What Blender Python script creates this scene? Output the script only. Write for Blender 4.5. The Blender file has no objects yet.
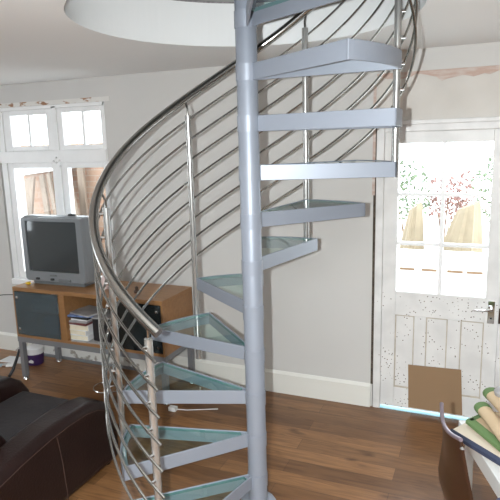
import bpy, bmesh, math, random
from mathutils import Vector, Matrix
random.seed(7)
C = bpy.context.scene.collection
PI = math.pi
R = math.radians

# ------------------------------------------------------------------ materials
def nt(name):
    m = bpy.data.materials.new(name); m.use_nodes = True
    t = m.node_tree; b = t.nodes['Principled BSDF']
    return m, t, b

def mat(name, col, rough=.5, metal=0., var=0., scale=6., bump=0., bscale=60., coat=0., stretch=(1, 1, 1), spec=.5):
    m, t, b = nt(name)
    b.inputs['Base Color'].default_value = (*col, 1)
    b.inputs['Roughness'].default_value = rough
    b.inputs['Metallic'].default_value = metal
    b.inputs['Specular IOR Level'].default_value = spec
    b.inputs['Coat Weight'].default_value = coat
    tc = t.nodes.new('ShaderNodeTexCoord'); mp = t.nodes.new('ShaderNodeMapping')
    mp.inputs['Scale'].default_value = stretch
    t.links.new(tc.outputs['Object'], mp.inputs['Vector'])
    if var:
        n = t.nodes.new('ShaderNodeTexNoise'); n.inputs['Scale'].default_value = scale; n.inputs['Detail'].default_value = 6
        t.links.new(mp.outputs[0], n.inputs['Vector'])
        r = t.nodes.new('ShaderNodeValToRGB')
        r.color_ramp.elements[0].position = .3; r.color_ramp.elements[1].position = .7
        r.color_ramp.elements[0].color = (*[max(0, c*(1-var)) for c in col], 1)
        r.color_ramp.elements[1].color = (*[min(1, c*(1+var)) for c in col], 1)
        t.links.new(n.outputs['Fac'], r.inputs['Fac']); t.links.new(r.outputs['Color'], b.inputs['Base Color'])
    if bump:
        n2 = t.nodes.new('ShaderNodeTexNoise'); n2.inputs['Scale'].default_value = bscale; n2.inputs['Detail'].default_value = 4
        t.links.new(mp.outputs[0], n2.inputs['Vector'])
        bp = t.nodes.new('ShaderNodeBump'); bp.inputs['Strength'].default_value = bump; bp.inputs['Distance'].default_value = .01
        t.links.new(n2.outputs['Fac'], bp.inputs['Height']); t.links.new(bp.outputs[0], b.inputs['Normal'])
    return m

def glass_mat(name, tint, refl=1.0, rough=.02, ior=1.5):
    m = bpy.data.materials.new(name); m.use_nodes = True; t = m.node_tree; t.nodes.clear()
    o = t.nodes.new('ShaderNodeOutputMaterial'); mx = t.nodes.new('ShaderNodeMixShader')
    tr = t.nodes.new('ShaderNodeBsdfTransparent'); gl = t.nodes.new('ShaderNodeBsdfGlossy')
    fr = t.nodes.new('ShaderNodeFresnel'); fr.inputs['IOR'].default_value = ior
    tr.inputs['Color'].default_value = (*tint, 1); gl.inputs['Roughness'].default_value = rough
    gl.inputs['Color'].default_value = (refl, refl, refl, 1)
    ge = t.nodes.new('ShaderNodeNewGeometry'); iv = t.nodes.new('ShaderNodeMath'); iv.operation = 'SUBTRACT'; iv.inputs[0].default_value = 1
    t.links.new(ge.outputs['Backfacing'], iv.inputs[1]); mm = t.nodes.new('ShaderNodeMath'); mm.operation = 'MULTIPLY'
    t.links.new(fr.outputs[0], mm.inputs[0]); t.links.new(iv.outputs[0], mm.inputs[1])
    t.links.new(mm.outputs[0], mx.inputs[0]); t.links.new(tr.outputs[0], mx.inputs[1]); t.links.new(gl.outputs[0], mx.inputs[2])
    t.links.new(mx.outputs[0], o.inputs['Surface'])
    return m

def smoked_mat(name, tint, grey, fac):
    m = bpy.data.materials.new(name); m.use_nodes = True; t = m.node_tree; b = t.nodes['Principled BSDF']
    b.inputs['Base Color'].default_value = (*grey, 1); b.inputs['Roughness'].default_value = .12
    o = t.nodes['Material Output']; mx = t.nodes.new('ShaderNodeMixShader'); mx.inputs[0].default_value = fac
    tr = t.nodes.new('ShaderNodeBsdfTransparent'); tr.inputs['Color'].default_value = (*tint, 1)
    t.links.new(tr.outputs[0], mx.inputs[1]); t.links.new(b.outputs[0], mx.inputs[2]); t.links.new(mx.outputs[0], o.inputs['Surface'])
    return m

def floor_mat():
    m, t, b = nt('oak_planks')
    tc = t.nodes.new('ShaderNodeTexCoord')
    br = t.nodes.new('ShaderNodeTexBrick')
    br.offset = .37; br.offset_frequency = 2
    for k, v in (('Scale', 1), ('Mortar Size', .0012), ('Mortar Smooth', .1), ('Bias', 0.), ('Brick Width', .95), ('Row Height', .125)):
        br.inputs[k].default_value = v
    br.inputs['Color1'].default_value = (.14, .066, .027, 1); br.inputs['Color2'].default_value = (.30, .155, .068, 1)
    br.inputs['Mortar'].default_value = (.075, .035, .018, 1)
    t.links.new(tc.outputs['Object'], br.inputs['Vector'])
    mp = t.nodes.new('ShaderNodeMapping'); mp.inputs['Scale'].default_value = (1.6, 16, 1)
    t.links.new(tc.outputs['Object'], mp.inputs['Vector'])
    n = t.nodes.new('ShaderNodeTexNoise'); n.inputs['Scale'].default_value = 2.2; n.inputs['Detail'].default_value = 8; n.inputs['Distortion'].default_value = 1.2
    t.links.new(mp.outputs[0], n.inputs['Vector'])
    r = t.nodes.new('ShaderNodeValToRGB'); r.color_ramp.elements[0].position = .3; r.color_ramp.elements[1].position = .72
    r.color_ramp.elements[0].color = (.62, .55, .5, 1); r.color_ramp.elements[1].color = (1.18, 1.15, 1.1, 1)
    t.links.new(n.outputs['Fac'], r.inputs['Fac'])
    mu = t.nodes.new('ShaderNodeMix'); mu.data_type = 'RGBA'; mu.blend_type = 'MULTIPLY'; mu.inputs[0].default_value = 1
    t.links.new(br.outputs['Color'], mu.inputs[6]); t.links.new(r.outputs['Color'], mu.inputs[7])
    # dark knots
    mp2 = t.nodes.new('ShaderNodeMapping'); mp2.inputs['Scale'].default_value = (3, 8, 1); t.links.new(tc.outputs['Object'], mp2.inputs['Vector'])
    n2 = t.nodes.new('ShaderNodeTexNoise'); n2.inputs['Scale'].default_value = 1.3; n2.inputs['Detail'].default_value = 2
    t.links.new(mp2.outputs[0], n2.inputs['Vector'])
    r2 = t.nodes.new('ShaderNodeValToRGB'); r2.color_ramp.elements[0].position = .22; r2.color_ramp.elements[1].position = .36
    r2.color_ramp.elements[0].color = (.3, .25, .22, 1); r2.color_ramp.elements[1].color = (1, 1, 1, 1)
    t.links.new(n2.outputs['Fac'], r2.inputs['Fac'])
    mu2 = t.nodes.new('ShaderNodeMix'); mu2.data_type = 'RGBA'; mu2.blend_type = 'MULTIPLY'; mu2.inputs[0].default_value = 1
    t.links.new(mu.outputs[2], mu2.inputs[6]); t.links.new(r2.outputs['Color'], mu2.inputs[7])
    t.links.new(mu2.outputs[2], b.inputs['Base Color'])
    b.inputs['Roughness'].default_value = .33; b.inputs['Specular IOR Level'].default_value = .5
    return m

def speck_mat(name, base, spk, scale=42, thr=.15, gate=.5, dirt=.06, zmax=9):
    """paint spattered with little dark drips"""
    m, t, b = nt(name)
    tc = t.nodes.new('ShaderNodeTexCoord')
    v = t.nodes.new('ShaderNodeTexVoronoi'); v.inputs['Scale'].default_value = scale
    t.links.new(tc.outputs['Object'], v.inputs['Vector'])
    lt = t.nodes.new('ShaderNodeMath'); lt.operation = 'LESS_THAN'; lt.inputs[1].default_value = thr
    t.links.new(v.outputs['Distance'], lt.inputs[0])
    n = t.nodes.new('ShaderNodeTexNoise'); n.inputs['Scale'].default_value = 6; n.inputs['Detail'].default_value = 5
    t.links.new(tc.outputs['Object'], n.inputs['Vector'])
    g = t.nodes.new('ShaderNodeMath'); g.operation = 'GREATER_THAN'; g.inputs[1].default_value = gate
    t.links.new(n.outputs['Fac'], g.inputs[0])
    a = t.nodes.new('ShaderNodeMath'); a.operation = 'MULTIPLY'
    t.links.new(lt.outputs[0], a.inputs[0]); t.links.new(g.outputs[0], a.inputs[1])
    sx = t.nodes.new('ShaderNodeSeparateXYZ'); t.links.new(tc.outputs['Object'], sx.inputs[0])
    zl = t.nodes.new('ShaderNodeMath'); zl.operation = 'LESS_THAN'; zl.inputs[1].default_value = zmax; t.links.new(sx.outputs['Z'], zl.inputs[0])
    a2 = t.nodes.new('ShaderNodeMath'); a2.operation = 'MULTIPLY'; t.links.new(a.outputs[0], a2.inputs[0]); t.links.new(zl.outputs[0], a2.inputs[1]); a = a2
    r = t.nodes.new('ShaderNodeValToRGB')
    r.color_ramp.elements[0].color = (*[c*(1-dirt*2) for c in base], 1); r.color_ramp.elements[1].color = (*base, 1)
    r.color_ramp.elements[0].position = .35; r.color_ramp.elements[1].position = .6
    t.links.new(n.outputs['Fac'], r.inputs['Fac'])
    mx = t.nodes.new('ShaderNodeMix'); mx.data_type = 'RGBA'
    t.links.new(a.outputs[0], mx.inputs[0]); t.links.new(r.outputs['Color'], mx.inputs[6]); mx.inputs[7].default_value = (*spk, 1)
    t.links.new(mx.outputs[2], b.inputs['Base Color']); b.inputs['Roughness'].default_value = .45
    return m

def brick_mat(name, c1, c2, mortar, w=.22, h=.075, swap=True):
    m, t, b = nt(name)
    tc = t.nodes.new('ShaderNodeTexCoord'); sp = t.nodes.new('ShaderNodeSeparateXYZ'); cb = t.nodes.new('ShaderNodeCombineXYZ')
    t.links.new(tc.outputs['Object'], sp.inputs[0]); t.links.new(sp.outputs['X'], cb.inputs['X']); t.links.new(sp.outputs['Z'], cb.inputs['Y'])
    br = t.nodes.new('ShaderNodeTexBrick'); br.inputs['Scale'].default_value = 1; br.inputs['Brick Width'].default_value = w
    br.inputs['Row Height'].default_value = h; br.inputs['Mortar Size'].default_value = .006
    br.inputs['Color1'].default_value = (*c1, 1); br.inputs['Color2'].default_value = (*c2, 1); br.inputs['Mortar'].default_value = (*mortar, 1)
    t.links.new(cb.outputs[0], br.inputs['Vector']); t.links.new(br.outputs['Color'], b.inputs['Base Color'])
    b.inputs['Roughness'].default_value = .9
    return m

def chip_mat(name, base, under, thr=.55, scale=14, stretch=(1, 1, 1), soft=.03):
    m, t, b = nt(name)
    tc = t.nodes.new('ShaderNodeTexCoord'); mp = t.nodes.new('ShaderNodeMapping'); mp.inputs['Scale'].default_value = stretch
    t.links.new(tc.outputs['Object'], mp.inputs['Vector'])
    n = t.nodes.new('ShaderNodeTexNoise'); n.inputs['Scale'].default_value = scale; n.inputs['Detail'].default_value = 7
    t.links.new(mp.outputs[0], n.inputs['Vector'])
    r = t.nodes.new('ShaderNodeValToRGB'); r.color_ramp.elements[0].position = thr-soft; r.color_ramp.elements[1].position = thr+soft
    r.color_ramp.elements[0].color = (*base, 1); r.color_ramp.elements[1].color = (*under, 1)
    t.links.new(n.outputs['Fac'], r.inputs['Fac']); t.links.new(r.outputs['Color'], b.inputs['Base Color'])
    b.inputs['Roughness'].default_value = .8
    return m

M = dict(
    wall=mat('greige_wall_paint', (.60, .588, .568), .75, var=.02, scale=2),
    lowbounce=mat('low_bounce_wall_paint', (.13, .112, .095), .8, var=.03, scale=2),  # unseen walls coloured dark to weaken the bounced light
    ceil=mat('white_ceiling_paint', (.84, .85, .85), .8),
    floor=floor_mat(),
    white=mat('white_gloss_paint', (.86, .86, .86), .35, var=.03),
    skirting=mat('cream_skirting_paint', (.76, .75, .70), .4),
    door=speck_mat('spattered_white_paint', (.76, .75, .735), (.16, .125, .10), 50, .2, .5, zmax=.84),
    frame=speck_mat('spattered_frame_paint', (.77, .76, .75), (.4, .33, .28), 30, .12, .55, .08, zmax=.9),
    plaster=chip_mat('bare_plaster', (.60, .57, .53), (.66, .63, .59), .5, 5, soft=.2),
    pinkplaster=chip_mat('chipped_pink_plaster', (.52, .38, .32), (.62, .56, .52), .56, 9, (1, 1, 4), .12),
    chipped=chip_mat('chipped_window_plaster', (.72, .70, .67), (.36, .20, .12), .56, 9, (1, 1, 3), .02),
    flaky=chip_mat('flaking_skirting', (.74, .73, .70), (.36, .33, .29), .58, 16, (1, 1, 1.5), .04),
    gap=mat('dark_gap', (.08, .06, .045), .9, var=.5, scale=30),
    silver=mat('silver_grey_powder_coat', (.255, .28, .33), .42, .2),
    steel=mat('brushed_stainless_steel', (.38, .37, .35), .19, .94),
    satin=mat('satin_stainless_steel', (.46, .455, .44), .25, .72),
    glass=glass_mat('green_tinted_glass', (.86, .95, .93), 1.),
    glassedge=mat('glass_edge_green', (.09, .19, .19), .2),
    pane=glass_mat('clear_window_glass', (.97, .98, .98), .8, .01, 1.25),
    oak=mat('orange_oak_veneer', (.29, .145, .058), .4, var=.12, scale=5, stretch=(1, 8, 8)),
    oakin=mat('oak_interior', (.29, .145, .06), .5, var=.1, scale=5, stretch=(1, 8, 8)),
    smoked=smoked_mat('smoked_glass', (.55, .64, .69), (.12, .15, .165), .5),
    darkglass=smoked_mat('dark_smoked_glass', (.22, .25, .26), (.03, .036, .038), .75),
    greymetal=mat('grey_metal_frame', (.22, .225, .24), .45, .3),
    chrome=mat('chrome', (.75, .75, .76), .12, 1.),
    tv=mat('silver_plastic', (.23, .245, .26), .35, .2),
    tvdark=mat('dark_silver_plastic', (.15, .16, .17), .4),
    screen=mat('grey_crt_screen', (.042, .050, .054), .1, coat=.4),
    black=mat('black_plastic', (.015, .015, .017), .4),
    leather=mat('dark_brown_leather', (.0135, .0058, .005), .36, var=.2, scale=5, bump=.15, bscale=90, spec=.3),
    suede=mat('black_suede_cushion', (.018, .014, .015), .8, var=.4, scale=7, bump=.3, bscale=40),
    stitch=mat('tan_stitching', (.06, .03, .022), .7),
    card=mat('brown_cardboard', (.285, .18, .10), .85, var=.04, scale=3),
    bark=mat('chestnut_lacquer', (.030, .0125, .0065), .3, var=.2, scale=3, coat=.2),
    rim=mat('lilac_metal_rim', (.30, .25, .29), .3, .6),
    cream=mat('cream_canvas', (.62, .54, .43), .9, bump=.2, bscale=200),
    beige=mat('beige_canvas', (.56, .42, .27), .9, bump=.2, bscale=200),
    green=mat('green_trim', (.12, .20, .075), .85),
    navy=mat('navy_trim', (.035, .045, .085), .7),
    blue=mat('blue_grey_cloth', (.10, .12, .22), .8, var=.2),
    plastic=mat('white_plastic', (.68, .68, .67), .4),
    paper=mat('cream_paper', (.72, .65, .50), .8, var=.05, scale=40),
    mag=mat('magazine_grey', (.34, .33, .33), .4, var=.3, scale=12),
    magblue=mat('magazine_blue', (.15, .22, .42), .4, var=.5, scale=20),
    magred=mat('magazine_maroon', (.16, .05, .05), .4),
    whitepaper=mat('white_paper', (.72, .72, .72), .6),
    purple=mat('dark_purple_label', (.045, .02, .09), .4),
    yellow=mat('yellow_foam', (.75, .48, .03), .7),
    moulding=mat('yellowed_moulding', (.50, .44, .36), .6, var=.15, scale=20),
    tool=mat('pale_blue_plastic', (.30, .42, .50), .4),
    gravel=mat('pale_patio', (.80, .79, .76), .9, var=.05, scale=3),
    brick=brick_mat('warm_brick', (.27, .155, .105), (.31, .21, .15), (.30, .24, .20)),
    whitewall=mat('white_render', (.82, .81, .78), .9),
    timber=mat('weathered_timber', (.17, .13, .10), .8, var=.25, scale=4, stretch=(6, 6, 1)),
    tarp=mat('tan_tarpaulin', (.23, .185, .125), .8, var=.2, scale=3),
    leaf=mat('green_leaves', (.11, .14, .08), .7, var=.4, scale=9),
    redleaf=mat('red_leaves', (.19, .10, .085), .7, var=.4, scale=9),
    wood=mat('brown_stem', (.16, .10, .06), .9),
    sill=mat('pale_blue_threshold', (.50, .80, .92), .5),
    curtain=mat('plum_fabric', (.12, .02, .04), .8),
    carpet=mat('upper_carpet', (.30, .27, .28), .95, var=.3, scale=60),
    pink=mat('pale_pink_ceramic', (.62, .48, .46), .4),
    cushiondark=mat('dark_figurine', (.10, .06, .04), .5),
)

# ------------------------------------------------------------------ mesh helpers
def new(): return bmesh.new()

def box(bm, x0, x1, y0, y1, z0, z1, rot=0., piv=None):
    vs = [bm.verts.new((x, y, z)) for x in (x0, x1) for y in (y0, y1) for z in (z0, z1)]
    for f in ((0, 1, 3, 2), (4, 6, 7, 5), (0, 4, 5, 1), (2, 3, 7, 6), (0, 2, 6, 4), (1, 5, 7, 3)):
        bm.faces.new([vs[i] for i in f])
    if rot:
        c = Vector(piv or ((x0+x1)/2, (y0+y1)/2, 0))
        bmesh.ops.rotate(bm, verts=vs, cent=c, matrix=Matrix.Rotation(rot, 3, 'Z'))
    return vs

def tube(bm, pts, r, n=12, cap=True):
    pts = [Vector(p) for p in pts]; rings = []
    up = None
    for i, p in enumerate(pts):
        d = (pts[min(i+1, len(pts)-1)] - pts[max(i-1, 0)]).normalized()
        if up is None:
            a = Vector((0, 0, 1)) if abs(d.z) < .9 else Vector((1, 0, 0))
            u = d.cross(a).normalized()
        else:
            u = (up - d*up.dot(d)).normalized()
        up = u; v = d.cross(u)
        rr = r[i] if isinstance(r, (list, tuple)) else r
        rings.append([bm.verts.new(p + (u*math.cos(2*PI*k/n) + v*math.sin(2*PI*k/n))*rr) for k in range(n)])
    for a, b in zip(rings, rings[1:]):
        for k in range(n): bm.faces.new((a[k], a[(k+1) % n], b[(k+1) % n], b[k]))
    if cap:
        bm.faces.new(rings[0][::-1]); bm.faces.new(rings[-1])

def lathe(bm, prof, c=(0, 0, 0), n=32):
    c = Vector(c); rings = []
    for r, z in prof:
        rings.append([bm.verts.new(c + Vector((r*math.cos(2*PI*k/n), r*math.sin(2*PI*k/n), z))) for k in range(n)])
    for a, b in zip(rings, rings[1:]):
        for k in range(n): bm.faces.new((a[k], a[(k+1) % n], b[(k+1) % n], b[k]))
    if prof[0][0] > 1e-5: bm.faces.new(rings[0][::-1])
    if prof[-1][0] > 1e-5: bm.faces.new(rings[-1])

def prism(bm, poly, fn0, fn1):
    a = [bm.verts.new(fn0(*p)) for p in poly]; b = [bm.verts.new(fn1(*p)) for p in poly]
    n = len(poly)
    bm.faces.new(a[::-1]); bm.faces.new(b)
    for k in range(n): bm.faces.new((a[k], a[(k+1) % n], b[(k+1) % n], b[k]))

def obj(name, bm, m, parent=None, smooth=False, bevel=0., bseg=2, subsurf=0, mats=None):
    bmesh.ops.recalc_face_normals(bm, faces=bm.faces)
    me = bpy.data.meshes.new(name); bm.to_mesh(me); bm.free()
    me.materials.append(m)
    for x in (mats or []): me.materials.append(x)
    if smooth:
        for p in me.polygons: p.use_smooth = True
    o = bpy.data.objects.new(name, me); C.objects.link(o)
    if parent: o.parent = parent
    if bevel:
        b = o.modifiers.new('b', 'BEVEL'); b.width = bevel; b.segments = bseg; b.limit_method = 'ANGLE'; b.angle_limit = R(35)
    if subsurf:
        s = o.modifiers.new('s', 'SUBSURF'); s.levels = subsurf; s.render_levels = subsurf
    if smooth and not subsurf:
        me.set_sharp_from_angle(angle=R(40))
    return o

def tag(o, label, cat, group=None, kind=None):
    o['label'] = label; o['category'] = cat
    if group: o['group'] = group
    if kind: o['kind'] = kind
    return o

def thing(name, label, cat, loc=(0, 0, 0), rz=0., group=None):
    o = bpy.data.objects.new(name, None); C.objects.link(o); o.empty_display_size = .1
    o.location = loc; o.rotation_euler = (0, 0, rz)
    return tag(o, label, cat, group)

def struct(name, bm=None, m=None, **k):
    if bm is None:
        o = bpy.data.objects.new(name, None); C.objects.link(o)
    else: o = obj(name, bm, m, **k)
    o['kind'] = 'structure'
    return o

def boxo(name, b, m, parent=None, bevel=0., **k):
    bm = new(); box(bm, *b); return obj(name, bm, m, parent, bevel=bevel, **k)

# ------------------------------------------------------------------ room shell
WY = 1.342          # inner face of the far wall
WT = .26            # its thickness
HC = 2.40           # ceiling
UF = 2.64           # upper floor
X0, X1, Y0 = -4.6, 3.2, -5.6
UZ = 5.0
wx0, wx1, wz0, wz1 = -2.965, -1.80, .66, 2.245    # window opening
dx0, dx1, dz1 = .325, 1.165, 1.975                # door opening with frame
PX = .325                                         # bare plaster starts here
bm = new()
box(bm, X0, wx0, WY, WY+WT, 0, UZ)
box(bm, wx0, wx1, WY, WY+WT, 0, wz0)
box(bm, wx0, wx1, WY, WY+WT, wz1, UZ)
box(bm, wx1, dx0, WY, WY+WT, 0, UZ)
box(bm, dx0, X1, WY, WY+WT, 2.27, UZ)
struct('wall_back', bm, M['wall'])
bm = new(); box(bm, dx0, dx1, WY+.012, WY+WT, dz1, 2.27); box(bm, dx1, X1, WY+.012, WY+WT, 0, 2.27)
struct('wall_back_plaster', bm, M['plaster'])
# ragged pinkish edge of the stripped plaster over the door
bm = new()
xs = [dx0+.0+i*.03 for i in range(48)]
bot = [2.262-abs(math.sin(i*.37))*.03-random.random()*.012 - (.02 if 12 < i < 20 else 0) for i in range(48)]
for i in range(47):
    v = [bm.verts.new(p) for p in ((xs[i], WY+.006, 2.27), (xs[i+1], WY+.006, 2.27), (xs[i+1], WY+.006, bot[i+1]), (xs[i], WY+.006, bot[i]),
                                   (xs[i], WY+.014, 2.27), (xs[i+1], WY+.014, 2.27), (xs[i+1], WY+.014, bot[i+1]), (xs[i], WY+.014, bot[i]))]
    for f in ((0, 1, 2, 3), (4, 5, 6, 7), (2, 3, 7, 6), (0, 3, 7, 4), (1, 2, 6, 5), (0, 1, 5, 4)): bm.faces.new([v[k] for k in f])
struct('trim_1', bm, M['pinkplaster'])
# dark open joint along the edge of the painted wall
bm = new(); box(bm, dx0-.012, dx0+.004, WY-.001, WY+.1, .17, 1.99)
struct('trim_2', bm, M['gap'])
boxt = new(); box(boxt, dx0-.02, dx0-.002, WY-.002, WY+.05, 1.5, 2.2)
struct('trim_3', boxt, M['pinkplaster'])
bm = new(); box(bm, X0-.1, X0, Y0, -1.1, 0, UZ); box(bm, X0-.1, X0, .0, WY+WT, 0, UZ); box(bm, X0-.1, X0, -1.1, .0, 0, 1.0); box(bm, X0-.1, X0, -1.1, .0, 2.1, UZ)  # window opening in this unseen wall is added to let daylight in
struct('wall_left', bm, M['wall'])
bm = new(); box(bm, X1, X1+.1, Y0, WY+WT, 0, UZ)
struct('wall_right', bm, M['lowbounce'])
bm = new(); box(bm, X0, -1.6, Y0-.1, Y0, 0, UZ); box(bm, -.4, X1, Y0-.1, Y0, 0, UZ); box(bm, -1.6, -.4, Y0-.1, Y0, 0, 1.0); box(bm, -1.6, -.4, Y0-.1, Y0, 2.1, UZ)  # unseen wall behind the camera; opening added for soft daylight fill
struct('wall_front', bm, M['lowbounce'])
struct('floor', (lambda b: (box(b, X0, X1, Y0, WY+.02, -.1, 0), b)[1])(new()), M['floor'])
struct('ceiling_upper', (lambda b: (box(b, X0, X1, Y0, WY+WT, UZ, UZ+.1), b)[1])(new()), M['ceil'])

def slab(z0, z1, r, N=128):
    bm = new(); ang = [2*PI*k/N for k in range(N)]
    cs = [math.atan2(y, x) % (2*PI) for x in (X0, X1) for y in (Y0, WY)]
    ang = sorted(ang+cs)
    def ray(a):
        c, s = math.cos(a), math.sin(a); t = 1e9
        if c > 1e-9: t = min(t, X1/c)
        if c < -1e-9: t = min(t, X0/c)
        if s > 1e-9: t = min(t, WY/s)
        if s < -1e-9: t = min(t, Y0/s)
        return t*c, t*s
    L = []
    for a in ang:
        ox, oy = ray(a); ix, iy = r*math.cos(a), r*math.sin(a)
        L.append([bm.verts.new(p) for p in ((ix, iy, z0), (ox, oy, z0), (ox, oy, z1), (ix, iy, z1))])
    n = len(L)
    for k in range(n):
        a, b = L[k], L[(k+1) % n]
        for j in range(4): bm.faces.new((a[j], b[j], b[(j+1) % 4], a[(j+1) % 4]))
    return bm
struct('ceiling', slab(HC, UF-.012, .75), M['ceil'])
struct('floor_upper', slab(UF-.012, UF, .765), M['carpet'])

# skirting boards
def skirt(x0, x1, name, m, h=.165):
    bm = new(); prism(bm, [(WY+.001, 0), (WY-.018, 0), (WY-.018, h-.02), (WY-.008, h-.006), (WY-.005, h), (WY+.001, h)],
                      lambda y, z: (x0, y, z), lambda y, z: (x1, y, z))
    return struct(name, bm, m)
skirt(X0, -2.80, 'baseboard_left', M['skirting'])
skirt(-1.62, dx0-.012, 'baseboard_back', M['skirting'], .172)
bm = new(); box(bm, -2.80, -1.62, WY-.01, WY+.001, .02, .13); struct('baseboard_chipped', bm, M['flaky'])
bm = new(); box(bm, -2.80, -1.62, WY-.03, WY+.001, .0, .02); struct('trim_4', bm, M['greymetal'])

# ------------------------------------------------------------------ window
W = struct('window_1')
yf, yb = WY-.004, WY+.07
bm = new()
box(bm, wx0+.025, wx0+.085, yf, yb, wz0, wz1-.03)      # left jamb
box(bm, wx1-.02, wx1, yf, yb, wz0, wz1-.03)            # right jamb
box(bm, wx0+.025, wx1, yf, yb, wz1-.06, wz1-.03)       # head
box(bm, wx0+.025, wx1, yf-.015, yb, 1.745, 1.845)       # transom
box(bm, wx0+.025, wx1, yf-.03, yb+.03, wz0, wz0+.05)   # sill
box(bm, -2.335, -2.285, yf, yb, wz0, wz1-.04)          # mullion
obj('window_frame', bm, M['white'], W, bevel=.004)
boxo('plaster_strip', (wx0, wx1+.06, yf+.0, yf+.03, wz1-.03, wz1+.005), M['chipped'], W)
boxo('gap', (wx0-.002, wx0+.03, WY+.02, yb, wz0, wz1-.03), M['gap'], W)
def sash(x0, x1, z0, z1, gx0, gx1, gz0, gz1, mx=None):
    bm = new(); y0, y1 = yf+.012, yb-.008
    box(bm, x0, gx0, y0, y1, z0, z1); box(bm, gx1, x1, y0, y1, z0, z1)
    box(bm, gx0, gx1, y0, y1, z0, gz0); box(bm, gx0, gx1, y0, y1, gz1, z1)
    if mx: box(bm, mx-.012, mx+.012, y0+.01, y1, gz0, gz1)
    s = obj('sash', bm, M['white'], W, bevel=.004)
    boxo('pane', (gx0-.003, gx1+.003, y1-.022, y1-.018, gz0-.003, gz1+.003), M['pane'], s)
    return s
sash(wx0+.085, -2.335, 1.845, wz1-.06, -2.80, -2.405, 1.885, 2.145, -2.605)
sash(-2.285, wx1-.02, 1.845, wz1-.06, -2.235, -1.85, 1.885, 2.15, -2.035)
sash(wx0+.085, -2.335, wz0+.05, 1.745, -2.82, -2.385, wz0+.12, 1.70)
sash(-2.285, wx1-.02, wz0+.05, 1.745, -2.225, -1.855, wz0+.12, 1.70)
bm = new()
for dx, dz in ((0, 0), (.03, .015), (-.03, .01), (.0, .04), (.035, -.03)):
    lathe(bm, [(0, -.012), (.012, 0), (0, .012)], (-2.305+dx, yf-.018, 1.745+dz), 8)
obj('peeling_paint', bm, M['whitepaper'], W)

# ------------------------------------------------------------------ door
D = struct('door_1')
DY0, DY1 = WY+.012, WY+.055
bm = new()
box(bm, dx0+.006, .381, WY-.012, WY+.10, 0, dz1-.0)
box(bm, 1.108, dx1, WY-.012, WY+.10, 0, dz1)
box(bm, .381, 1.108, WY-.006, WY+.10, 1.905, dz1)
box(bm, dx0+.006, dx1, WY-.02, WY+.02, 1.948, 1.976)
obj('door_frame', bm, M['frame'], D, bevel=.005)
gx = [.470, .735, .760, 1.028]
gz = [.855, 1.172, 1.194, 1.495, 1.517, 1.832]
bm = new()
box(bm, .381, gx[0], DY0, DY1, .020, 1.905); box(bm, gx[3], 1.108, DY0, DY1, .020, 1.905)
box(bm, gx[0], gx[3], DY0, DY1, gz[5], 1.905); box(bm, gx[0], gx[3], DY0, DY1, .69, gz[0])
box(bm, gx[0], gx[3], DY0, DY1, .020, .165)
for a, b in ((.597, .672), (.808, .888)): box(bm, a, b, DY0, DY1, .165, .69)
box(bm, gx[0], .597, DY0+.012, DY1-.008, .165, .69); box(bm, .672, .808, DY0+.012, DY1-.008, .165, .69); box(bm, .888, gx[3], DY0+.012, DY1-.008, .165, .69)
leaf = obj('door_leaf', bm, M['door'], D, bevel=.003)
bm = new()
box(bm, gx[1], gx[2], DY0+.004, DY1-.004, gz[0], gz[5])
for a, b in ((1, 2), (3, 4)):
    box(bm, gx[0], gx[1], DY0+.004, DY1-.004, gz[a], gz[b]); box(bm, gx[2], gx[3], DY0+.004, DY1-.004, gz[a], gz[b])
obj('glazing_bar', bm, M['white'], leaf, bevel=.003)
for i in range(2):
    for j in range(3):
        boxo('pane', (gx[2*i]-.002, gx[2*i+1]+.002, DY1-.018, DY1-.014, gz[2*j]-.002, gz[2*j+1]+.002), M['pane'], leaf)
for a, b in ((gx[0], .597), (.672, .808), (.888, gx[3])):
    bm = new(); y0, y1 = DY0+.004, DY0+.013
    box(bm, a, a+.007, y0, y1, .165, .69); box(bm, b-.007, b, y0, y1, .165, .69); box(bm, a, b, y0, y1, .165, .175); box(bm, a, b, y0, y1, .684, .69)
    obj('panel_moulding', bm, M['moulding'], leaf)
bm = new(); box(bm, 1.045, 1.085, DY0-.006, DY0, .69, .84); hp = obj('handle_plate', bm, M['chrome'], leaf, bevel=.002)
bm = new(); tube(bm, [(1.068, DY0-.004, .79), (1.068, DY0-.045, .79), (1.05, DY0-.052, .79), (1.0, DY0-.052, .786), (.965, DY0-.048, .78)], [.009, .009, .009, .008, .006], 10)
obj('lever', bm, M['chrome'], hp, smooth=True)
bm = new(); lathe(bm, [(.006, 0), (.006, .003)], (0, 0, 0), 12); bmesh.ops.rotate(bm, verts=bm.verts, matrix=Matrix.Rotation(R(90), 3, 'X')); bmesh.ops.translate(bm, verts=bm.verts, vec=(1.066, DY0-.006, .725))
obj('keyhole', bm, M['black'], hp)
boxo('strike_plate', (1.109, 1.125, WY-.014, WY-.011, .70, .80), M['bark'], D)
bm = new(); prism(bm, [(.566, .345), (.905, .355), (.925, .035), (.575, .035)], lambda x, z: (x, DY0-.009, z), lambda x, z: (x, DY0-.003, z))
tag(obj('cardboard_sheet', bm, M['card']), 'brown cardboard sheet covering the foot of the glazed door', 'cardboard')
bm = new(); box(bm, .33, 1.15, WY-.0, WY+.45, -.05, .004); struct('trim_5', bm, M['sill'])

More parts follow.
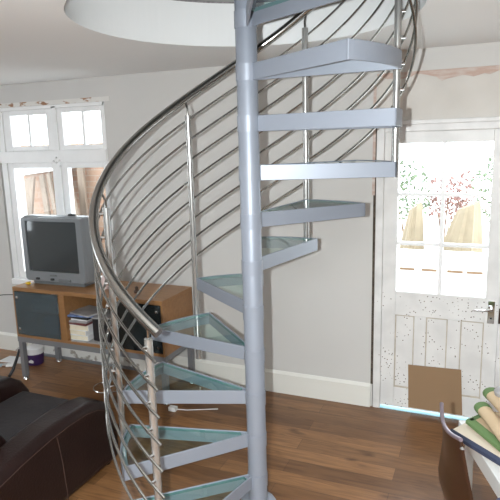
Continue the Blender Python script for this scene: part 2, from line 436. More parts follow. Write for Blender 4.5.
# ------------------------------------------------------------------ spiral staircase
A0, ST, WD, H1, H, RT, RP = 4.4836, .49936, .61295, .22, .22, .66735, .0475
BH = .070
S = thing('spiral_staircase', 'silver spiral staircase with glass treads and steel rails below the round ceiling hole', 'staircase')
bm = new(); lathe(bm, [(RP, .0), (RP, 3.72), (RP-.01, 3.74), (.0, 3.74)], n=48); obj('pole', bm, M['silver'], S, smooth=True)
bm = new(); lathe(bm, [(.0, 0), (.094, 0), (.096, .012), (.094, .045), (.085, .060), (.068, .066), (RP, .068)], n=48); obj('base_flange', bm, M['silver'], S, smooth=True)

def pol(a, r, z): return (r*math.cos(a), r*math.sin(a), z)
T = .008
def bar(bm, a, side, z1, z0):
    # flat bar lying along the ray at angle a from the pole to the rim; side = +1/-1 puts its thickness inside the wedge
    d = Vector((math.cos(a), math.sin(a), 0)); nrm = Vector((-math.sin(a), math.cos(a), 0))*side*T
    p0 = d*(RP-.004); p1 = d*RT
    v = [bm.verts.new(p) for p in (p0, p1, p1+nrm, p0+nrm)]
    w = []
    for q in v: q.co.z = z0; w.append(bm.verts.new((q.co.x, q.co.y, z1)))
    bm.faces.new(v); bm.faces.new(w[::-1])
    for k in range(4): bm.faces.new((v[k], w[k], w[(k+1) % 4], v[(k+1) % 4]))
for n in range(1, 13):
    af = A0-(n-1)*ST; ab = af-WD; z1 = H1+(n-1)*H; z0 = z1-BH
    bm = new()
    bar(bm, af, -1, z1, z0); bar(bm, ab, 1, z1, z0)
    NA = 14
    outer = [pol(ab+(af-ab)*k/NA, RT, 0) for k in range(NA+1)]; inner = [pol(ab+(af-ab)*k/NA, RT-T, 0) for k in range(NA+1)]
    ring = outer+inner[::-1]
    prism(bm, [(p[0], p[1]) for p in ring], lambda x, y: (x, y, z0+.0004), lambda x, y: (x, y, z1-.0004))
    # angle ledge below the glass
    bm2 = new()
    la = [pol(ab+.03+(af-ab-.06)*k/NA, RT-T-.002, 0) for k in range(NA+1)]; lb = [pol(ab+.03+(af-ab-.06)*k/NA, RT-T-.022, 0) for k in range(NA+1)]
    prism(bm2, [(p[0], p[1]) for p in la+lb[::-1]], lambda x, y: (x, y, z1-.022), lambda x, y: (x, y, z1-.018))
    tr = obj('tread', bm, M['silver'], S, bevel=.0015, bseg=1)
    bmc = new(); lathe(bmc, [(RP, z0), (RP+.003, z0), (RP+.003, z1), (RP, z1)], n=48); obj('collar', bmc, M['silver'], tr)
    obj('ledge', bm2, M['silver'], tr)
    # glass plate
    def wedge(inset):
        P = []
        def lineoff(a, side, r):
            d = Vector((math.cos(a), math.sin(a))); nn = Vector((-math.sin(a), math.cos(a)))*side*(T+inset)
            return d*r+nn
        for r_ in (RP+.03, RT-T-inset-.004): P.append(lineoff(ab, 1, r_))
        for k in range(1, NA): P.append(Vector(pol(ab+(af-ab)*k/NA, RT-T-inset, 0)[:2]))
        for r_ in (RT-T-inset-.004, RP+.03): P.append(lineoff(af, -1, r_))
        return P
    bmg = new(); prism(bmg, [(p.x, p.y) for p in wedge(.002)], lambda x, y: (x, y, z1-.017), lambda x, y: (x, y, z1-.003))
    bmg.faces.ensure_lookup_table()
    for f in bmg.faces:
        f.normal_update()
        if abs(f.normal.z) < .5: f.material_index = 1
    obj('glass_plate', bmg, M['glass'], tr, mats=[M['glassedge']])

def helix(a, r, off): return pol(a, r, H1+H*(A0-a)/ST+off)
aend = A0-12.3*ST
def hel(bm, r, off, rad, a_s, a_e, n=14, step=.05):
    k = int(abs(a_e-a_s)/step)+1
    tube(bm, [helix(a_s+(a_e-a_s)*i/k, r, off) for i in range(k+1)], rad, n)
RH, RR, RB = .703, .712, .680
bm = new(); hel(bm, RH, 1.01, .0215, A0+R(6.3), aend, 18); obj('handrail', bm, M['steel'], S, smooth=True)
offs = [.888-.112*k for k in range(8)]
for k, o_ in enumerate(offs):
    bm = new(); hel(bm, RR, o_, .006, A0+R(5.2), aend, 8); obj('guard_rail', bm, M['steel'], S, smooth=True)
for n in (1, 3, 5, 7, 9, 13):
    a = A0-(n-1)*ST; zt = H1+(n-1)*H
    zb = max(0, zt-H-BH-.005) if n > 1 else 0.
    if n == 5: zb = .60
    x, y, _ = pol(a, RB, 0)
    bm = new(); tube(bm, [(x, y, zb), (x, y, zt+.92)], .0165, 16)
    po = obj('baluster', bm, M['satin'], S, smooth=True)
    hx, hy, _ = pol(a, RH-.004, 0)
    bm = new(); tube(bm, [(x, y, zt+.918), (x, y, zt+.955), ((x+hx)/2, (y+hy)/2, zt+.975), (hx, hy, zt+.99)], .006, 8)
    obj('pin', bm, M['steel'], po, smooth=True)
    for o_ in offs:
        bm = new(); tube(bm, [pol(a, RB+.012, zt+o_), pol(a, RR+.003, zt+o_)], .008, 8)
        obj('clamp', bm, M['chrome'], po, smooth=True)

# ------------------------------------------------------------------ media console
cx0, cx1, cy0, cy1, cz0, cz1 = -2.44, -1.05, .84, 1.27, .375, .79
K = thing('media_console', 'orange oak media console with smoked glass doors on grey metal legs', 'cabinet', (cx0, cy0, 0))
def L(b): return (b[0]-cx0, b[1]-cx0, b[2]-cy0, b[3]-cy0, b[4], b[5])
bm = new(); t = .022
box(bm, *L((cx0, cx1, cy0, cy1, cz1-.03, cz1))); box(bm, *L((cx0, cx1, cy0, cy1, cz0, cz0+t)))
box(bm, *L((cx0, cx0+t, cy0, cy1, cz0+t, cz1-.03))); box(bm, *L((cx1-t, cx1, cy0, cy1, cz0+t, cz1-.03)))
box(bm, *L((-1.985, -1.925, cy0, cy1-.01, cz0+t, cz1-.03))); box(bm, *L((-1.49, -1.44, cy0, cy1-.01, cz0+t, cz1-.03)))
box(bm, *L((cx0+t, cx1-t, cy1-.01, cy1, cz0+t, cz1-.03)))
obj('cabinet_body', bm, M['oak'], K, bevel=.002)
boxo('shelf', L((cx0+t, -1.985, cy0+.03, cy1-.01, .575, .588)), M['oakin'], K)
def gdoor(x0, x1, m, kx):
    d = boxo('glass_door', L((x0, x1, cy0-.010, cy0-.004, cz0+.028, cz1-.032)), m, K)
    for z in (cz0+.075, cz1-.08):
        bm = new(); lathe(bm, [(.0, 0), (.012, 0), (.012, .006), (0, .008)], n=14)
        bmesh.ops.rotate(bm, verts=bm.verts, matrix=Matrix.Rotation(R(90), 3, 'X')); bmesh.ops.translate(bm, verts=bm.verts, vec=(kx-cx0, -.010, z))
        obj('hinge_disc', bm, M['chrome'], d, smooth=True)
gdoor(-2.415, -1.985, M['smoked'], -2.385)
gdoor(-1.445, -1.062, M['darkglass'], -1.09)
bm = new()
box(bm, *L((cx0, cx1, cy0, cy0+.04, cz0-.042, cz0))); box(bm, *L((cx0, cx1, cy1-.04, cy1, cz0-.042, cz0)))
box(bm, *L((cx0, cx0+.04, cy0+.04, cy1-.04, cz0-.042, cz0))); box(bm, *L((cx1-.04, cx1, cy0+.04, cy1-.04, cz0-.042, cz0)))
obj('metal_frame', bm, M['greymetal'], K)
for x in (cx0+.003, cx1-.043):
    for y in (cy0+.002, cy1-.042):
        l = boxo('leg', L((x, x+.04, y, y+.04, .028, cz0-.042)), M['greymetal'], K, bevel=.002)
        bm = new(); lathe(bm, [(0, 0), (.02, 0), (.024, .008), (.02, .02), (.01, .03)], (x+.02-cx0, y+.02-cy0, 0), 16)
        obj('foot', bm, M['chrome'], l, smooth=True)

# contents of the console
def slab_item(name, label, cat, x, y, z, w, d, h, m, rz=0., group=None, cover=None):
    if cover:
        o = thing(name, label, cat, (x, y, z), rz, group)
        boxo('page_block', (-w/2+.002, w/2-.004, -d/2+.003, d/2-.003, .003, h-.003), m, o)
        bm = new(); box(bm, -w/2, w/2, -d/2, d/2, 0, .003); box(bm, -w/2, w/2, -d/2, d/2, h-.003, h); box(bm, w/2-.004, w/2, -d/2, d/2, .003, h-.003)
        obj('cover', bm, cover, o)
    else:
        bm = new(); box(bm, -w/2, w/2, -d/2, d/2, 0, h); o = obj(name, bm, m, None, bevel=.001)
        o.location = (x, y, z); o.rotation_euler = (0, 0, rz); tag(o, label, cat, group)
    return o
zz = cz0+t
o1 = slab_item('magazine', 'grey magazine lying flat at the bottom of the open console bay', 'magazine', -1.715, .965, zz, .36, .23, .010, M['mag'], R(4))
slab_item('book', 'thick cream paperback, lowest of the three in the open console bay', 'book', -1.832, .955, zz+.010, .165, .19, .038, M['paper'], R(3), 'thick paperbacks in the console', M['whitepaper'])
slab_item('book', 'thick cream paperback, middle of the three in the open console bay', 'book', -1.835, .96, zz+.048, .165, .19, .040, M['paper'], R(-4), 'thick paperbacks in the console', M['whitepaper'])
slab_item('book', 'thick cream paperback, topmost of the three in the open console bay', 'book', -1.830, .955, zz+.088, .17, .19, .044, M['paper'], R(5), 'thick paperbacks in the console', M['whitepaper'])
slab_item('book', 'thin maroon book lying on the cream paperbacks', 'book', -1.830, .955, zz+.132, .17, .20, .018, M['magred'], R(-2), None, M['magred'])
slab_item('book', 'greyish thin book lying above the maroon book in the console', 'book', -1.830, .955, zz+.150, .16, .20, .016, M['mag'], R(4))
slab_item('box_file', 'thin white box under the black case in the console bay', 'box', -1.820, .955, zz+.166, .15, .18, .014, M['whitepaper'], R(2))
slab_item('video_case', 'thin black case lying on top of the book stack in the console', 'case', -1.835, .945, zz+.180, .22, .17, .014, M['black'], R(-3))
slab_item('magazine', 'blue and grey magazine on top of the book stack in the console', 'magazine', -1.820, .965, zz+.194, .22, .20, .012, M['magblue'], R(8))
slab_item('magazine', 'grey magazine lying askew above the blue magazine in the console', 'magazine', -1.810, .975, zz+.206, .24, .21, .010, M['mag'], R(-12))
bm = new(); box(bm, -.085, .085, -.09, .09, 0, .185)
o = obj('storage_box', bm, M['black'], bevel=.012); o.location = (-1.625, .97, zz+.010); tag(o, 'black fabric box beside the paperbacks in the console', 'box')
slab_item('magazine', 'white magazine leaning flat on top of the black fabric box', 'magazine', -1.62, .98, zz+.195, .19, .21, .012, M['mag'], R(14))
slab_item('paper_stack', 'stack of white papers behind the left smoked glass door', 'papers', -2.17, 1.03, .588, .30, .24, .075, M['whitepaper'], R(-5))
slab_item('video_player', 'blue grey player on the bottom board behind the left glass door', 'video player', -2.12, 1.05, zz, .22, .24, .13, M['blue'], R(0))

# ------------------------------------------------------------------ television
TVL = thing('television', 'bulky silver tube television with grey screen on the console', 'television', (-2.10, 1.02, .79), R(2)); TVL.scale = (1.03, 1, 1.06)
w, hb, ht = .29, .025, .52
def rrect(w0, z0, z1, r, n=5, bulge=0.):
    P = []
    for cx_, cz_, a in ((w0-r, z1-r, 0), (-w0+r, z1-r, 90), (-w0+r, z0+r, 180), (w0-r, z0+r, 270)):
        for k in range(n+1):
            q = R(a+90*k/n); P.append((cx_+r*math.cos(q), cz_+r*math.sin(q)))
    return P
bm = new()
secs = [(-.035, .286, .030, .515, .020), (-.02, .292, .024, .522, .028), (.05, .292, .022, .522, .028), (.10, .280, .03, .512, .03), (.20, .225, .05, .46, .04), (.265, .17, .08, .40, .04)]
rings = [[bm.verts.new((x, y, z)) for x, z in rrect(w0, z0, z1, r)] for y, w0, z0, z1, r in secs]
for a, b in zip(rings, rings[1:]):
    n = len(a)
    for k in range(n): bm.faces.new((a[k], a[(k+1) % n], b[(k+1) % n], b[k]))
bm.faces.new(rings[0]); bm.faces.new(rings[-1][::-1])
body = obj('housing', bm, M['tv'], TVL, smooth=True)
bm = new()   # bezel ring in front, curved
nx, nz = 14, 10
def gridsurf(bm, x0, x1, z0, z1, yf_):
    g = [[bm.verts.new((x0+(x1-x0)*i/nx, yf_(x0+(x1-x0)*i/nx, z0+(z1-z0)*j/nz), z0+(z1-z0)*j/nz)) for i in range(nx+1)] for j in range(nz+1)]
    for j in range(nz):
        for i in range(nx): bm.faces.new((g[j][i], g[j][i+1], g[j+1][i+1], g[j+1][i]))
    return g
curve = lambda x, z: -.052-.014*(1-(x/.25)**2)-.008*(1-((z-.30)/.2)**2)
gridsurf(bm, -.238, .236, .112, .485, curve)
sc = obj('screen', bm, M['screen'], TVL, smooth=True)
bm = new()
OUT = rrect(.284, .032, .513, .022, 5); INN = rrect(.237, .108, .489, .012, 5); INN = [(x-.003, z) for x, z in INN]
va = [bm.verts.new((x, -.035, z)) for x, z in OUT]; vb = [bm.verts.new((x, -.056-.010*(1-(x/.29)**2), z)) for x, z in OUT]
vb2 = [bm.verts.new((x*.985, -.064-.012*(1-(x/.29)**2), .27+(z-.27)*.98)) for x, z in OUT]
vc = [bm.verts.new((x, -.064-.012*(1-(x/.29)**2), z)) for x, z in INN]; vd = [bm.verts.new((x, -.04, z)) for x, z in INN]
for a, b in ((va, vb), (vb, vb2), (vb2, vc), (vc, vd)):
    n = len(a)
    for k in range(n): bm.faces.new((a[k], a[(k+1) % n], b[(k+1) % n], b[k]))
obj('bezel', bm, M['tv'], TVL, smooth=True)
boxo('logo_plate', (-.035, .02, -.078, -.07, .078, .088), M['tvdark'], TVL)
boxo('front_panel', (.04, .15, -.075, -.066, .040, .058), M['tvdark'], TVL)
for x in (-.16, -.02):
    bm = new(); box(bm, x-.014, x+.014, -.080, -.06, .045, .060); obj('button', bm, M['black'], TVL, bevel=.002)
bm = new(); box(bm, -.24, .24, -.03, .20, 0, .026); obj('stand', bm, M['tvdark'], TVL, bevel=.004)
bm = new(); prism(bm, [(-.03, 0), (.03, 0), (.022, .016), (-.022, .016)], lambda x, z: (x, -.012, z), lambda x, z: (x, .02, z))
o = obj('remote_sensor', bm, M['black'], bevel=.003); o.location = (-1.955, 1.04, 1.343); tag(o, 'small black gadget on top of the television', 'gadget')
bm = new(); bmesh.ops.create_icosphere(bm, subdivisions=2, radius=.02)
for v in bm.verts: v.co.z *= .6; v.co.x *= 1.3; v.co += Vector((random.uniform(-.002, .002),)*3)
o = obj('foam_block', bm, M['yellow'], smooth=True); o.location = (-2.362, .935, .801); tag(o, 'small yellow foam lump at the left end of the console top', 'foam')
bm = new(); lathe(bm, [(0, 0), (.02, 0), (.024, .012), (.016, .022), (.011, .028), (.015, .036), (.010, .046), (0, .05)], n=14)
o = obj('figurine', bm, M['cushiondark'], smooth=True); o.location = (-1.36, .99, .79); tag(o, 'small dark figurine on the console top', 'ornament')
bm = new(); lathe(bm, [(0, 0), (.032, 0), (.042, .03), (.04, .07), (.03, .10), (.026, .115), (.022, .112), (.028, .08), (0, .02)], n=20)
o = obj('vase', bm, M['pink'], smooth=True); o.location = (-1.66, 1.03, .79); tag(o, 'small pale pink vase on the console beside the television', 'vase')

# paint pot and decorating tools by the wall
PT = thing('paint_pot', 'dark purple and white paint pot on the floor behind the console leg', 'paint pot', (-2.60, 1.16, 0))
bm = new(); lathe(bm, [(0, 0), (.066, 0), (.07, .005), (.078, .135), (.080, .15), (.075, .15), (.073, .14), (0, .14)], n=28); obj('pot', bm, M['purple'], PT, smooth=True)
bm = new(); lathe(bm, [(.0705, .10), (.0785, .10), (.0815, .15), (.0775, .152)], n=28); obj('rim_band', bm, M['whitepaper'], PT, smooth=True)
bm = new()
prism(bm, [(-.03, 0), (.03, 0), (.036, .02), (.0, .035), (-.03, .02)], lambda x, z: (x*.8+.02, -.077, z*.8+.03), lambda x, z: (x*.8+.02, -.068, z*.8+.03)); obj('label', bm, M['whitepaper'], PT)
TR = thing('paint_scraper', 'dark handled scraper propped on a pale tray beside the paint pot', 'scraper', (-2.62, .93, 0), R(25))
bm = new(); tube(bm, [(0, -.10, .012), (0, -.02, .03), (0, .10, .10), (0, .16, .145)], [.012, .014, .012, .010], 10); obj('handle', bm, M['black'], TR, smooth=True)
bm = new(); box(bm, -.03, .03, .15, .22, .14, .146); obj('blade', bm, M['chrome'], TR)
BR = thing('paint_brush', 'pale blue paint brush lying on the floor at the far left', 'paint brush', (-2.83, .98, 0), R(-62))
bm = new(); tube(bm, [(0, -.16, .01), (0, -.05, .014), (0, .02, .016)], [.007, .012, .016], 10); obj('handle', bm, M['tool'], BR, smooth=True)
bm = new(); box(bm, -.028, .028, .02, .055, .004, .026); obj('ferrule', bm, M['chrome'], BR, bevel=.003)
bm = new(); box(bm, -.027, .027, .055, .12, .005, .024); obj('bristles', bm, M['whitepaper'], BR, bevel=.004)
bm = new(); prism(bm, [(-.12, -.06), (.11, -.07), (.12, .05), (-.10, .07)], lambda x, y: (x, y, 0), lambda x, y: (x, y, .006))
o = obj('dust_sheet', bm, M['whitepaper']); o.location = (-2.84, 1.15, 0); o.rotation_euler = (0, 0, R(10)); tag(o, 'folded white sheet on the floor under the paint brush end', 'sheet')
bm = new(); tube(bm, [(-3.3, WY-.003, .50), (-3.1, WY-.003, .535), (-2.9, WY-.003, .555), (-2.7, WY-.003, .56)], .004, 6)
tag(obj('cable', bm, M['black'], smooth=True), 'thin black cable along the wall left of the console', 'cable')
bm = new()
tube(bm, [(-1.75, 1.15, .006)] + [(-1.75+.09*math.cos(q)+.02*q, .93+.09*math.sin(q), .006+.001*q) for q in [k*.4 for k in range(24)]] + [(-1.40, 1.15, .006)], .004, 6)
tag(obj('cable', bm, M['chrome'], smooth=True), 'coiled grey cable on the floor under the console', 'cable')
bm = new(); box(bm, -.028, .028, -.02, .02, 0, .03); tube(bm, [(.028, 0, .015), (.10, .03, .006), (.30, .12, .006)], .004, 6)
o = obj('plug', bm, M['plastic'], bevel=.003); o.location = (-.985, .80, 0); tag(o, 'white electric plug lying on the floor behind the treads', 'plug')

# ------------------------------------------------------------------ leather armchair
AC = thing('armchair', 'dark brown leather armchair with a black suede seat cushion', 'armchair', (-1.38, -.30, 0), 0)
def arm(x0, x1, dy=0., dz=0.):
    prof = [(.44, .02), (.455, .12), (.455, .22), (.435, .32), (.385, .395), (.31, .445), (.20, .468), (.05, .472), (-.12, .462), (-.30, .435), (-.45, .40), (-.58, .38), (-.58, .02)]
    bm = new()
    prism(bm, prof, lambda y, z: (x0, y+dy, z+dz*(z > .1)), lambda y, z: (x1, y+dy, z+dz*(z > .1)))
    return obj('arm', bm, M['leather'], AC, smooth=True, bevel=.045, bseg=6)
ar = arm(.235, .425); arm(-.435, -.225, .0, .04)
bm = new(); tube(bm, [(.4265, -.02, .03), (.4265, -.035, .25), (.4265, -.055, .40), (.418, -.065, .437)], .0022, 6); obj('seam', bm, M['stitch'], ar)
bm = new(); tube(bm, [(.4262, y, z) for y, z in ((.39, .30), (.34, .365), (.27, .405), (.18, .424), (.04, .428), (-.12, .418), (-.30, .392), (-.5, .35))], .0018, 6); obj('piping', bm, M['stitch'], ar)
bm = new(); box(bm, -.225, .235, -.5, .40, .03, .30); obj('seat_base', bm, M['leather'], AC, bevel=.03, bseg=4)
bm = new(); vs = box(bm, -.222, .232, -.22, .36, .29, .40); obj('seat_cushion', bm, M['suede'], AC, bevel=.045, bseg=5, smooth=True)
bm = new(); prism(bm, [(-.22, .30), (-.16, .40), (-.30, .62), (-.40, .78), (-.50, .82), (-.58, .78), (-.58, .30)], lambda y, z: (-.222, y, z), lambda y, z: (.232, y, z))
obj('back_cushion', bm, M['leather'], AC, bevel=.05, bseg=5, smooth=True)
for sx in (-.37, .37):
    for sy in (-.52, .38):
        bm = new(); lathe(bm, [(.018, 0), (.026, .03)], (sx, sy, 0), 12); obj('foot', bm, M['black'], AC)

# ------------------------------------------------------------------ moulded chair at the right
CH = thing('dining_chair', 'chestnut moulded chair with a tall curved back at the right edge', 'chair', (1.2, -.23, 0), 0)
zr = [.80, .74, .66, .58, .50, .44, .38, .33]
def lerp(tab, z):
    tab = sorted(tab)
    if z <= tab[0][0]: return tab[0][1]
    for (a, x), (b, y) in zip(tab, tab[1:]):
        if z <= b: return x+(y-x)*(z-a)/(b-a)
    return tab[-1][1]
lt_ = [(.33, .905), (.40, .880), (.46, .868), (.54, .876), (.625, .885), (.70, .878), (.80, .866)]
rt_ = [(.33, 1.05), (.42, 1.025), (.55, 1.007), (.70, .976), (.82, .954)]
bm = new(); NU = 10; G = []
for zi, z in enumerate(zr):
    row = []
    for j in range(NU+1):
        u = j/NU; tt = (.80-z)/(.80-.33); zl = (.782*(1-u)+.775*u-.030*math.sin(PI*u))*(1-tt)+.33*tt; x = lerp(lt_, z-.02)*(1-u)+lerp(rt_, z+.02)*u; y = -.10-.26*u
        bul = .020*math.sin(PI*u)
        row.append((x-bul-1.2, y+.23, zl))
    G.append(row)
ga = [[bm.verts.new(p) for p in row] for row in G]; gb = [[bm.verts.new((p[0]+.011, p[1]+.004, p[2])) for p in row] for row in G]
nr, nc = len(G), NU+1
for i in range(nr-1):
    for j in range(nc-1):
        bm.faces.new((ga[i][j], ga[i][j+1], ga[i+1][j+1], ga[i+1][j])); bm.faces.new((gb[i][j], gb[i+1][j], gb[i+1][j+1], gb[i][j+1]))
for j in range(nc-1):
    bm.faces.new((ga[0][j], gb[0][j], gb[0][j+1], ga[0][j+1])); bm.faces.new((ga[-1][j], ga[-1][j+1], gb[-1][j+1], gb[-1][j]))
for i in range(nr-1):
    bm.faces.new((ga[i][0], ga[i+1][0], gb[i+1][0], gb[i][0])); bm.faces.new((ga[i][-1], gb[i][-1], gb[i+1][-1], ga[i+1][-1]))
bk = obj('backrest', bm, M['bark'], CH, smooth=True)
bm = new(); tube(bm, [(p[0]+.005, p[1]+.002, p[2]+.004) for p in G[0]], .008, 10); obj('top_rim', bm, M['rim'], bk, smooth=True)
bm = new(); lathe(bm, [(0, -.008), (.010, 0), (0, .008)], (G[1][-1][0], G[1][-1][1]-.003, G[1][-1][2]+.03), 12); obj('rivet', bm, M['chrome'], bk, smooth=True)
bm = new(); prism(bm, [(-.27, .045), (-.19, -.17), (.20, -.20), (.20, .0), (-.02, .04)], lambda x, y: (x, y, .40), lambda x, y: (x, y, .42)); obj('seat', bm, M['bark'], CH, bevel=.008)
for px, py in ((-.22, .07), (-.16, -.12), (.18, -.15), (.17, .0)):
    bm = new(); tube(bm, [(px, py, 0), (px*.9, py*.9, .40)], .011, 10); obj('leg', bm, M['chrome'], CH, smooth=True)
bm = new(); vs = box(bm, -.10, .14, -.09, .09, .0, .06)
o = obj('folded_cloth', bm, M['blue'], bevel=.025, bseg=4, smooth=True); o.location = (1.175, -.285, .42); o.rotation_euler = (0, 0, R(-12)); tag(o, 'blue grey folded cloth on the seat of the moulded chair', 'cloth')

# white slatted table with the pile of cloths
TB = thing('side_table', 'low white plastic slatted table under the heap of cloths', 'table', (1.235, .23, 0), R(20))
bm = new()
for k in range(7): box(bm, -.19+k*.068, -.145+k*.068, -.27, .29, .43, .45)
obj('tabletop', bm, M['plastic'], TB, bevel=.003)
for x in (-.215, .265):
    bm = new(); box(bm, x, x+.035, -.34, .31, .375, .449); obj('side_rail', bm, M['plastic'], TB, bevel=.003)
bm = new()
for y in (-.295, .285): box(bm, -.193, .265, y, y+.02, .395, .44)
obj('end_rail', bm, M['plastic'], TB, bevel=.003)
for x in (-.19, .225):
    for y in (-.272, .24): boxo('leg', (x, x+.035, y, y+.035, 0, .43), M['plastic'], TB, bevel=.003)

def sheet(name, label, cat, pts, z, th, m, trim, tm, tr=.012, sag=None, edges=None, rib=0):
    """soft folded cloth: polygon slab with rounded edge and a trim tape along chosen edges"""
    o = thing(name, label, cat, (pts[0][0], pts[0][1], 0))
    ox, oy = pts[0]
    zf = sag or (lambda x, y: 0)
    P = []
    n = len(pts)
    for k in range(n):
        a, b = Vector(pts[k]), Vector(pts[(k+1) % n])
        for s in range(6): P.append(a.lerp(b, s/6))
    c = sum(P, Vector((0, 0)))/len(P)
    bm = new(); rings = []
    for sc_, dz in ((1.0, th*.5), (.985, th*.12), (.95, 0), (0.0, 0)):
        rings.append([bm.verts.new((c.x+(p.x-c.x)*sc_-ox, c.y+(p.y-c.y)*sc_-oy, z+dz+zf(c.x+(p.x-c.x)*sc_, c.y+(p.y-c.y)*sc_))) for p in P])
    tops = []
    for sc_, dz in ((.985, th*.88), (.95, th), (.7, th), (.4, th), (0.0, th)):
        tops.append([bm.verts.new((c.x+(p.x-c.x)*sc_-ox, c.y+(p.y-c.y)*sc_-oy, z+dz+zf(c.x+(p.x-c.x)*sc_, c.y+(p.y-c.y)*sc_))) for p in P])
    seq = rings[::-1]+tops
    for a, b in zip(seq, seq[1:]):
        for k in range(len(P)): bm.faces.new((a[k], a[(k+1) % len(P)], b[(k+1) % len(P)], b[k]))
    bmesh.ops.remove_doubles(bm, verts=bm.verts, dist=.0005)
    obj('cloth', bm, m, o, smooth=True)
    for e, wdt in (edges or []):
        bm = new(); a, b = Vector(pts[e]), Vector(pts[(e+1) % n]); inn = (c-(a+b)/2); d = (b-a).normalized(); nn = Vector((-d.y, d.x)); nn = nn if nn.dot(inn) > 0 else -nn
        prev = None
        for s in range(9):
            q = a.lerp(b, s/8); ring = []
            for off, dz in ((-.004, th*.3), (-.003, th*.8), (.010, th+.003), (wdt, th+.003), (wdt, th-.004), (.004, th*.3)):
                w_ = q+nn*off; ring.append(bm.verts.new((w_.x-ox, w_.y-oy, z+dz+zf(w_.x, w_.y))))
            if prev:
                for k in range(6): bm.faces.new((prev[k], prev[(k+1) % 6], ring[(k+1) % 6], ring[k]))
            else: bm.faces.new(ring)
            prev = ring
        bm.faces.new(prev[::-1])
        obj('trim_tape', bm, tm, o, smooth=True)
    return o
sheet('folded_canvas', 'cream folded cloth with a dark navy edge, lowest in the heap', 'cloth', [(.893, .262), (1.12, .055), (1.36, .14), (1.30, .46), (.99, .42)], .452, .034, M['cream'], 1, M['navy'], edges=[(0, .014)])
sheet('folded_canvas', 'beige canvas with a broad green border, spread over the cream cloth', 'cloth', [(.965, .335), (1.125, .10), (1.36, .17), (1.31, .50), (1.05, .46)], .488, .030, M['beige'], 1, M['green'], edges=[(0, .034), (4, .030)])
def roll(pts, r0, label, z):
    o = thing('folded_canvas', label, 'cloth', (pts[0][0], pts[0][1], 0))
    ox, oy = pts[0][:2]; P = [Vector((p[0]-ox, p[1]-oy, p[2])) for p in pts]
    def flat(bm, Pp, rr):
        d = (Pp[-1]-Pp[0]); d.z = 0; d.normalize(); s_ = Vector((-d.y, d.x, 0)); rings = []
        for p in Pp:
            rings.append([bm.verts.new(p+s_*math.cos(2*PI*k/14)*rr*1.35+Vector((0, 0, 1))*math.sin(2*PI*k/14)*rr) for k in range(14)])
        for a, b in zip(rings, rings[1:]):
            for k in range(14): bm.faces.new((a[k], a[(k+1) % 14], b[(k+1) % 14], b[k]))
        bm.faces.new(rings[0][::-1]); bm.faces.new(rings[-1])
    bm = new(); flat(bm, P, r0); obj('cloth', bm, M['beige'], o, smooth=True, bevel=.008)
    e = (P[1]-P[0]).normalized(); bm = new(); flat(bm, [P[0]-e*.006, P[0]+e*.02, P[0]+e*.045], r0+.003); obj('trim_tape', bm, M['green'], o, smooth=True, bevel=.008)
    return o
roll([(1.03, .42, .552), (1.075, .31, .550), (1.13, .16, .548), (1.17, .06, .546)], .026, 'rolled beige canvas with a green end, left of the two rolls on the heap', .59)
roll([(1.07, .50, .598), (1.11, .39, .602), (1.18, .22, .600), (1.23, .12, .598)], .028, 'rolled beige canvas with a green end, upper of the two rolls on the heap', .64)
bm = new(); lathe(bm, [(0, 0), (.035, 0), (.04, .02), (.03, .035), (0, .045)], n=16)
o = obj('knotted_cloth', bm, M['mag'], smooth=True); o.location = (1.12, .42, .628); tag(o, 'grey knotted cloth on top of the upper canvas roll', 'cloth')

# ------------------------------------------------------------------ garden
bm = new(); box(bm, -12, 8, WY+WT, 14, -.12, -.02); struct('ground', bm, M['gravel'])
bm = new(); box(bm, -9.5, -1.5, 3.6, 3.8, -.1, 1.92); g = struct('garden_wall', bm, M['brick'])
tag(g, 'warm brick garden wall beyond the left window', 'wall')
def plank(x, y, lean, rz, length, w, label):
    bm = new(); box(bm, -w/2, w/2, -.018, .018, 0, length); o = obj('plank', bm, M['timber'], bevel=.003)
    o.location = (x, y, -.02); o.rotation_euler = (R(-20), lean, rz); tag(o, label, 'plank', 'planks leaning on the brick wall')
for i, (x, ln, le, w_) in enumerate([(-4.45, R(-8), 1.62, .17), (-3.80, R(-25), 1.80, .08), (-3.62, R(-27), 1.86, .06), (-3.47, R(-27.5), 1.9, .09), (-3.27, R(-28.5), 1.95, .10)]):
    plank(x, 2.85, ln, 0, le, w_, ['wide grey plank, leftmost of those leaning on the brick wall', 'medium plank second from the left against the brick wall', 'narrow plank in the middle of those against the brick wall', 'plank fourth from the left against the brick wall', 'most tilted plank, rightmost of the leaning group'][i])
bm = new(); box(bm, -.05, .05, -.02, .02, 0, 1.85); o = obj('post', bm, M['timber'], bevel=.003); o.location = (-3.88, 3.5, -.02); tag(o, 'upright timber post against the brick wall seen in the right pane', 'post')
bm = new(); box(bm, -.5, .5, -.05, .05, 0, .14); o = obj('timber_beam', bm, M['whitepaper'], bevel=.004); o.location = (-4.45, 3.53, 1.56); o.rotation_euler = (0, R(-6), 0); tag(o, 'pale beam fixed across the brick wall above the planks', 'beam')
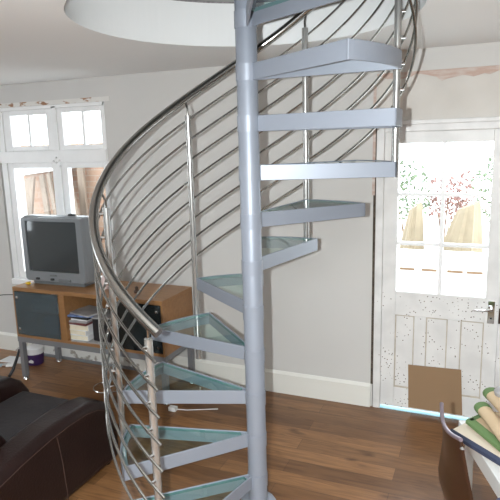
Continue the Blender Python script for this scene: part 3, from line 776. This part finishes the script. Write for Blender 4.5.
# white rendered low wall with a brick band
GW = thing('garden_planter', 'low white garden wall with a few brown bricks showing', 'wall', (.6, 4.6, -.02))
bm = new(); box(bm, -1.6, 2.4, 0, .25, 0, .50); obj('rendered_wall', bm, M['whitewall'], GW, bevel=.01)
for x in (-.46, -.2, .1, .32): boxo('brick', (x-.09, x+.09, -.008, .02, .28, .31), M['wood'], GW)
def tent(name, label, loc, w_, d_, h_, seed):
    rnd = random.Random(seed); bm = new(); n = 28; rings = []
    for t_, r_ in ((0, 1), (.35, .80), (.7, .60), (.93, .45), (1, .38)):
        rings.append([bm.verts.new((w_*.35*t_+w_*r_*math.cos(2*PI*k/n)*(1+.12*math.sin(k*2.4+seed)), d_*r_*math.sin(2*PI*k/n)*(1+.1*math.sin(k*1.7)), h_*t_*(1+.06*math.cos(2*PI*k/n))+.02*rnd.random())) for k in range(n)])
    for a, b in zip(rings, rings[1:]):
        for k in range(n): bm.faces.new((a[k], a[(k+1) % n], b[(k+1) % n], b[k]))
    bm.faces.new(rings[-1]); bm.faces.new(rings[0][::-1])
    o = obj(name, bm, M['tarp']); o.location = loc; tag(o, label, 'tarpaulin')
tent('tarpaulin', 'tan tarpaulin heap behind the low wall, right pane of the door', (.68, 5.6, -.02), .34, .35, .98, 3)
tent('tarpaulin', 'tan tarpaulin heap behind the low wall, left pane of the door', (.02, 5.75, -.02), .20, .35, .94, 5)
def bush(label, loc, rx, rz_, m, n=420, seed=1, group=None, leafs=.045):
    rnd = random.Random(seed); o = thing('bush', label, 'bush', loc)
    bm = new()
    for _ in range(int(n*1.3)):
        while 1:
            p = Vector((rnd.uniform(-1, 1), rnd.uniform(-1, 1), rnd.uniform(-1, 1)))
            if .25 < p.length < 1: break
        p = Vector((p.x*rx, p.y*rx, p.z*rz_+rz_+.5))
        a = Vector((rnd.uniform(-1, 1), rnd.uniform(-1, 1), rnd.uniform(-1, 1))).normalized(); b = a.orthogonal().normalized(); s_ = leafs*rnd.uniform(.6, 1.3)
        v = [bm.verts.new(p+q) for q in (-a*s_, b*s_*.5, a*s_, -b*s_*.5)]; bm.faces.new(v)
    obj('foliage', bm, m, o)
    bm = new()
    for k in range(5):
        q = 2*PI*k/5; tube(bm, [(0, 0, 0), (.3*rx*math.cos(q), .3*rx*math.sin(q), .6), (.7*rx*math.cos(q), .7*rx*math.sin(q), .6+rz_)], [.012, .008, .004], 6)
    obj('stem', bm, M['wood'], o)
bush('green leafy bush left of the red one beyond the door', (-.15, 6.8, -.02), .38, .55, M['leaf'], 260, 1)
bush('red leaved bush in the middle of the garden view', (.38, 7.2, -.02), .33, .42, M['redleaf'], 230, 2)
bush('green leafy bush right of the red ones beyond the door', (1.12, 7.2, -.02), .36, .55, M['leaf'], 240, 4)
bush('smaller red leaved bush behind the right tarpaulin', (.64, 8.1, -.02), .22, .42, M['redleaf'], 150, 6)

# ------------------------------------------------------------------ light
w = bpy.data.worlds.new('World'); bpy.context.scene.world = w; w.use_nodes = True
bg = w.node_tree.nodes['Background']; bg.inputs[0].default_value = (.86, .94, 1.0, 1); bg.inputs[1].default_value = 6.5
s = bpy.data.lights.new('sun', 'SUN'); s.energy = 1.6; s.angle = R(2); s.color = (1, .95, .87)
so = bpy.data.objects.new('sun', s); C.objects.link(so); so.rotation_euler = (0, R(48), R(-22))
# camera
CL = Vector((.99936, -2.34774, 1.85626)); pit, rol, yaw = .18939, -.02705, .40556
F = Vector((-math.sin(yaw)*math.cos(pit), math.cos(yaw)*math.cos(pit), -math.sin(pit)))
r = Vector((math.cos(yaw), math.sin(yaw), 0)); u = r.cross(F)
c_, s_ = math.cos(rol), math.sin(rol); r2 = r*c_+u*s_; u2 = -r*s_+u*c_
cam = bpy.data.cameras.new('camera'); cam.sensor_width = 36; cam.lens = 36*553.97/500; cam.clip_start = .05
co = bpy.data.objects.new('camera', cam); C.objects.link(co)
mw = Matrix(((r2.x, u2.x, -F.x, CL.x), (r2.y, u2.y, -F.y, CL.y), (r2.z, u2.z, -F.z, CL.z), (0, 0, 0, 1))); co.matrix_world = mw
bpy.context.scene.camera = co
# the photographer's flash, left of the lens
fl = bpy.data.lights.new('camera_flash', 'POINT'); fl.energy = 325; fl.shadow_soft_size = .012; fl.color = (.93, .985, 1)
fo = bpy.data.objects.new('camera_flash', fl); C.objects.link(fo); fo.location = CL - r2*.115 + u2*.0

sc = bpy.context.scene
sc.view_settings.view_transform = 'Standard'; sc.view_settings.look = 'None'; sc.view_settings.gamma = 1
sc.view_settings.exposure = 0
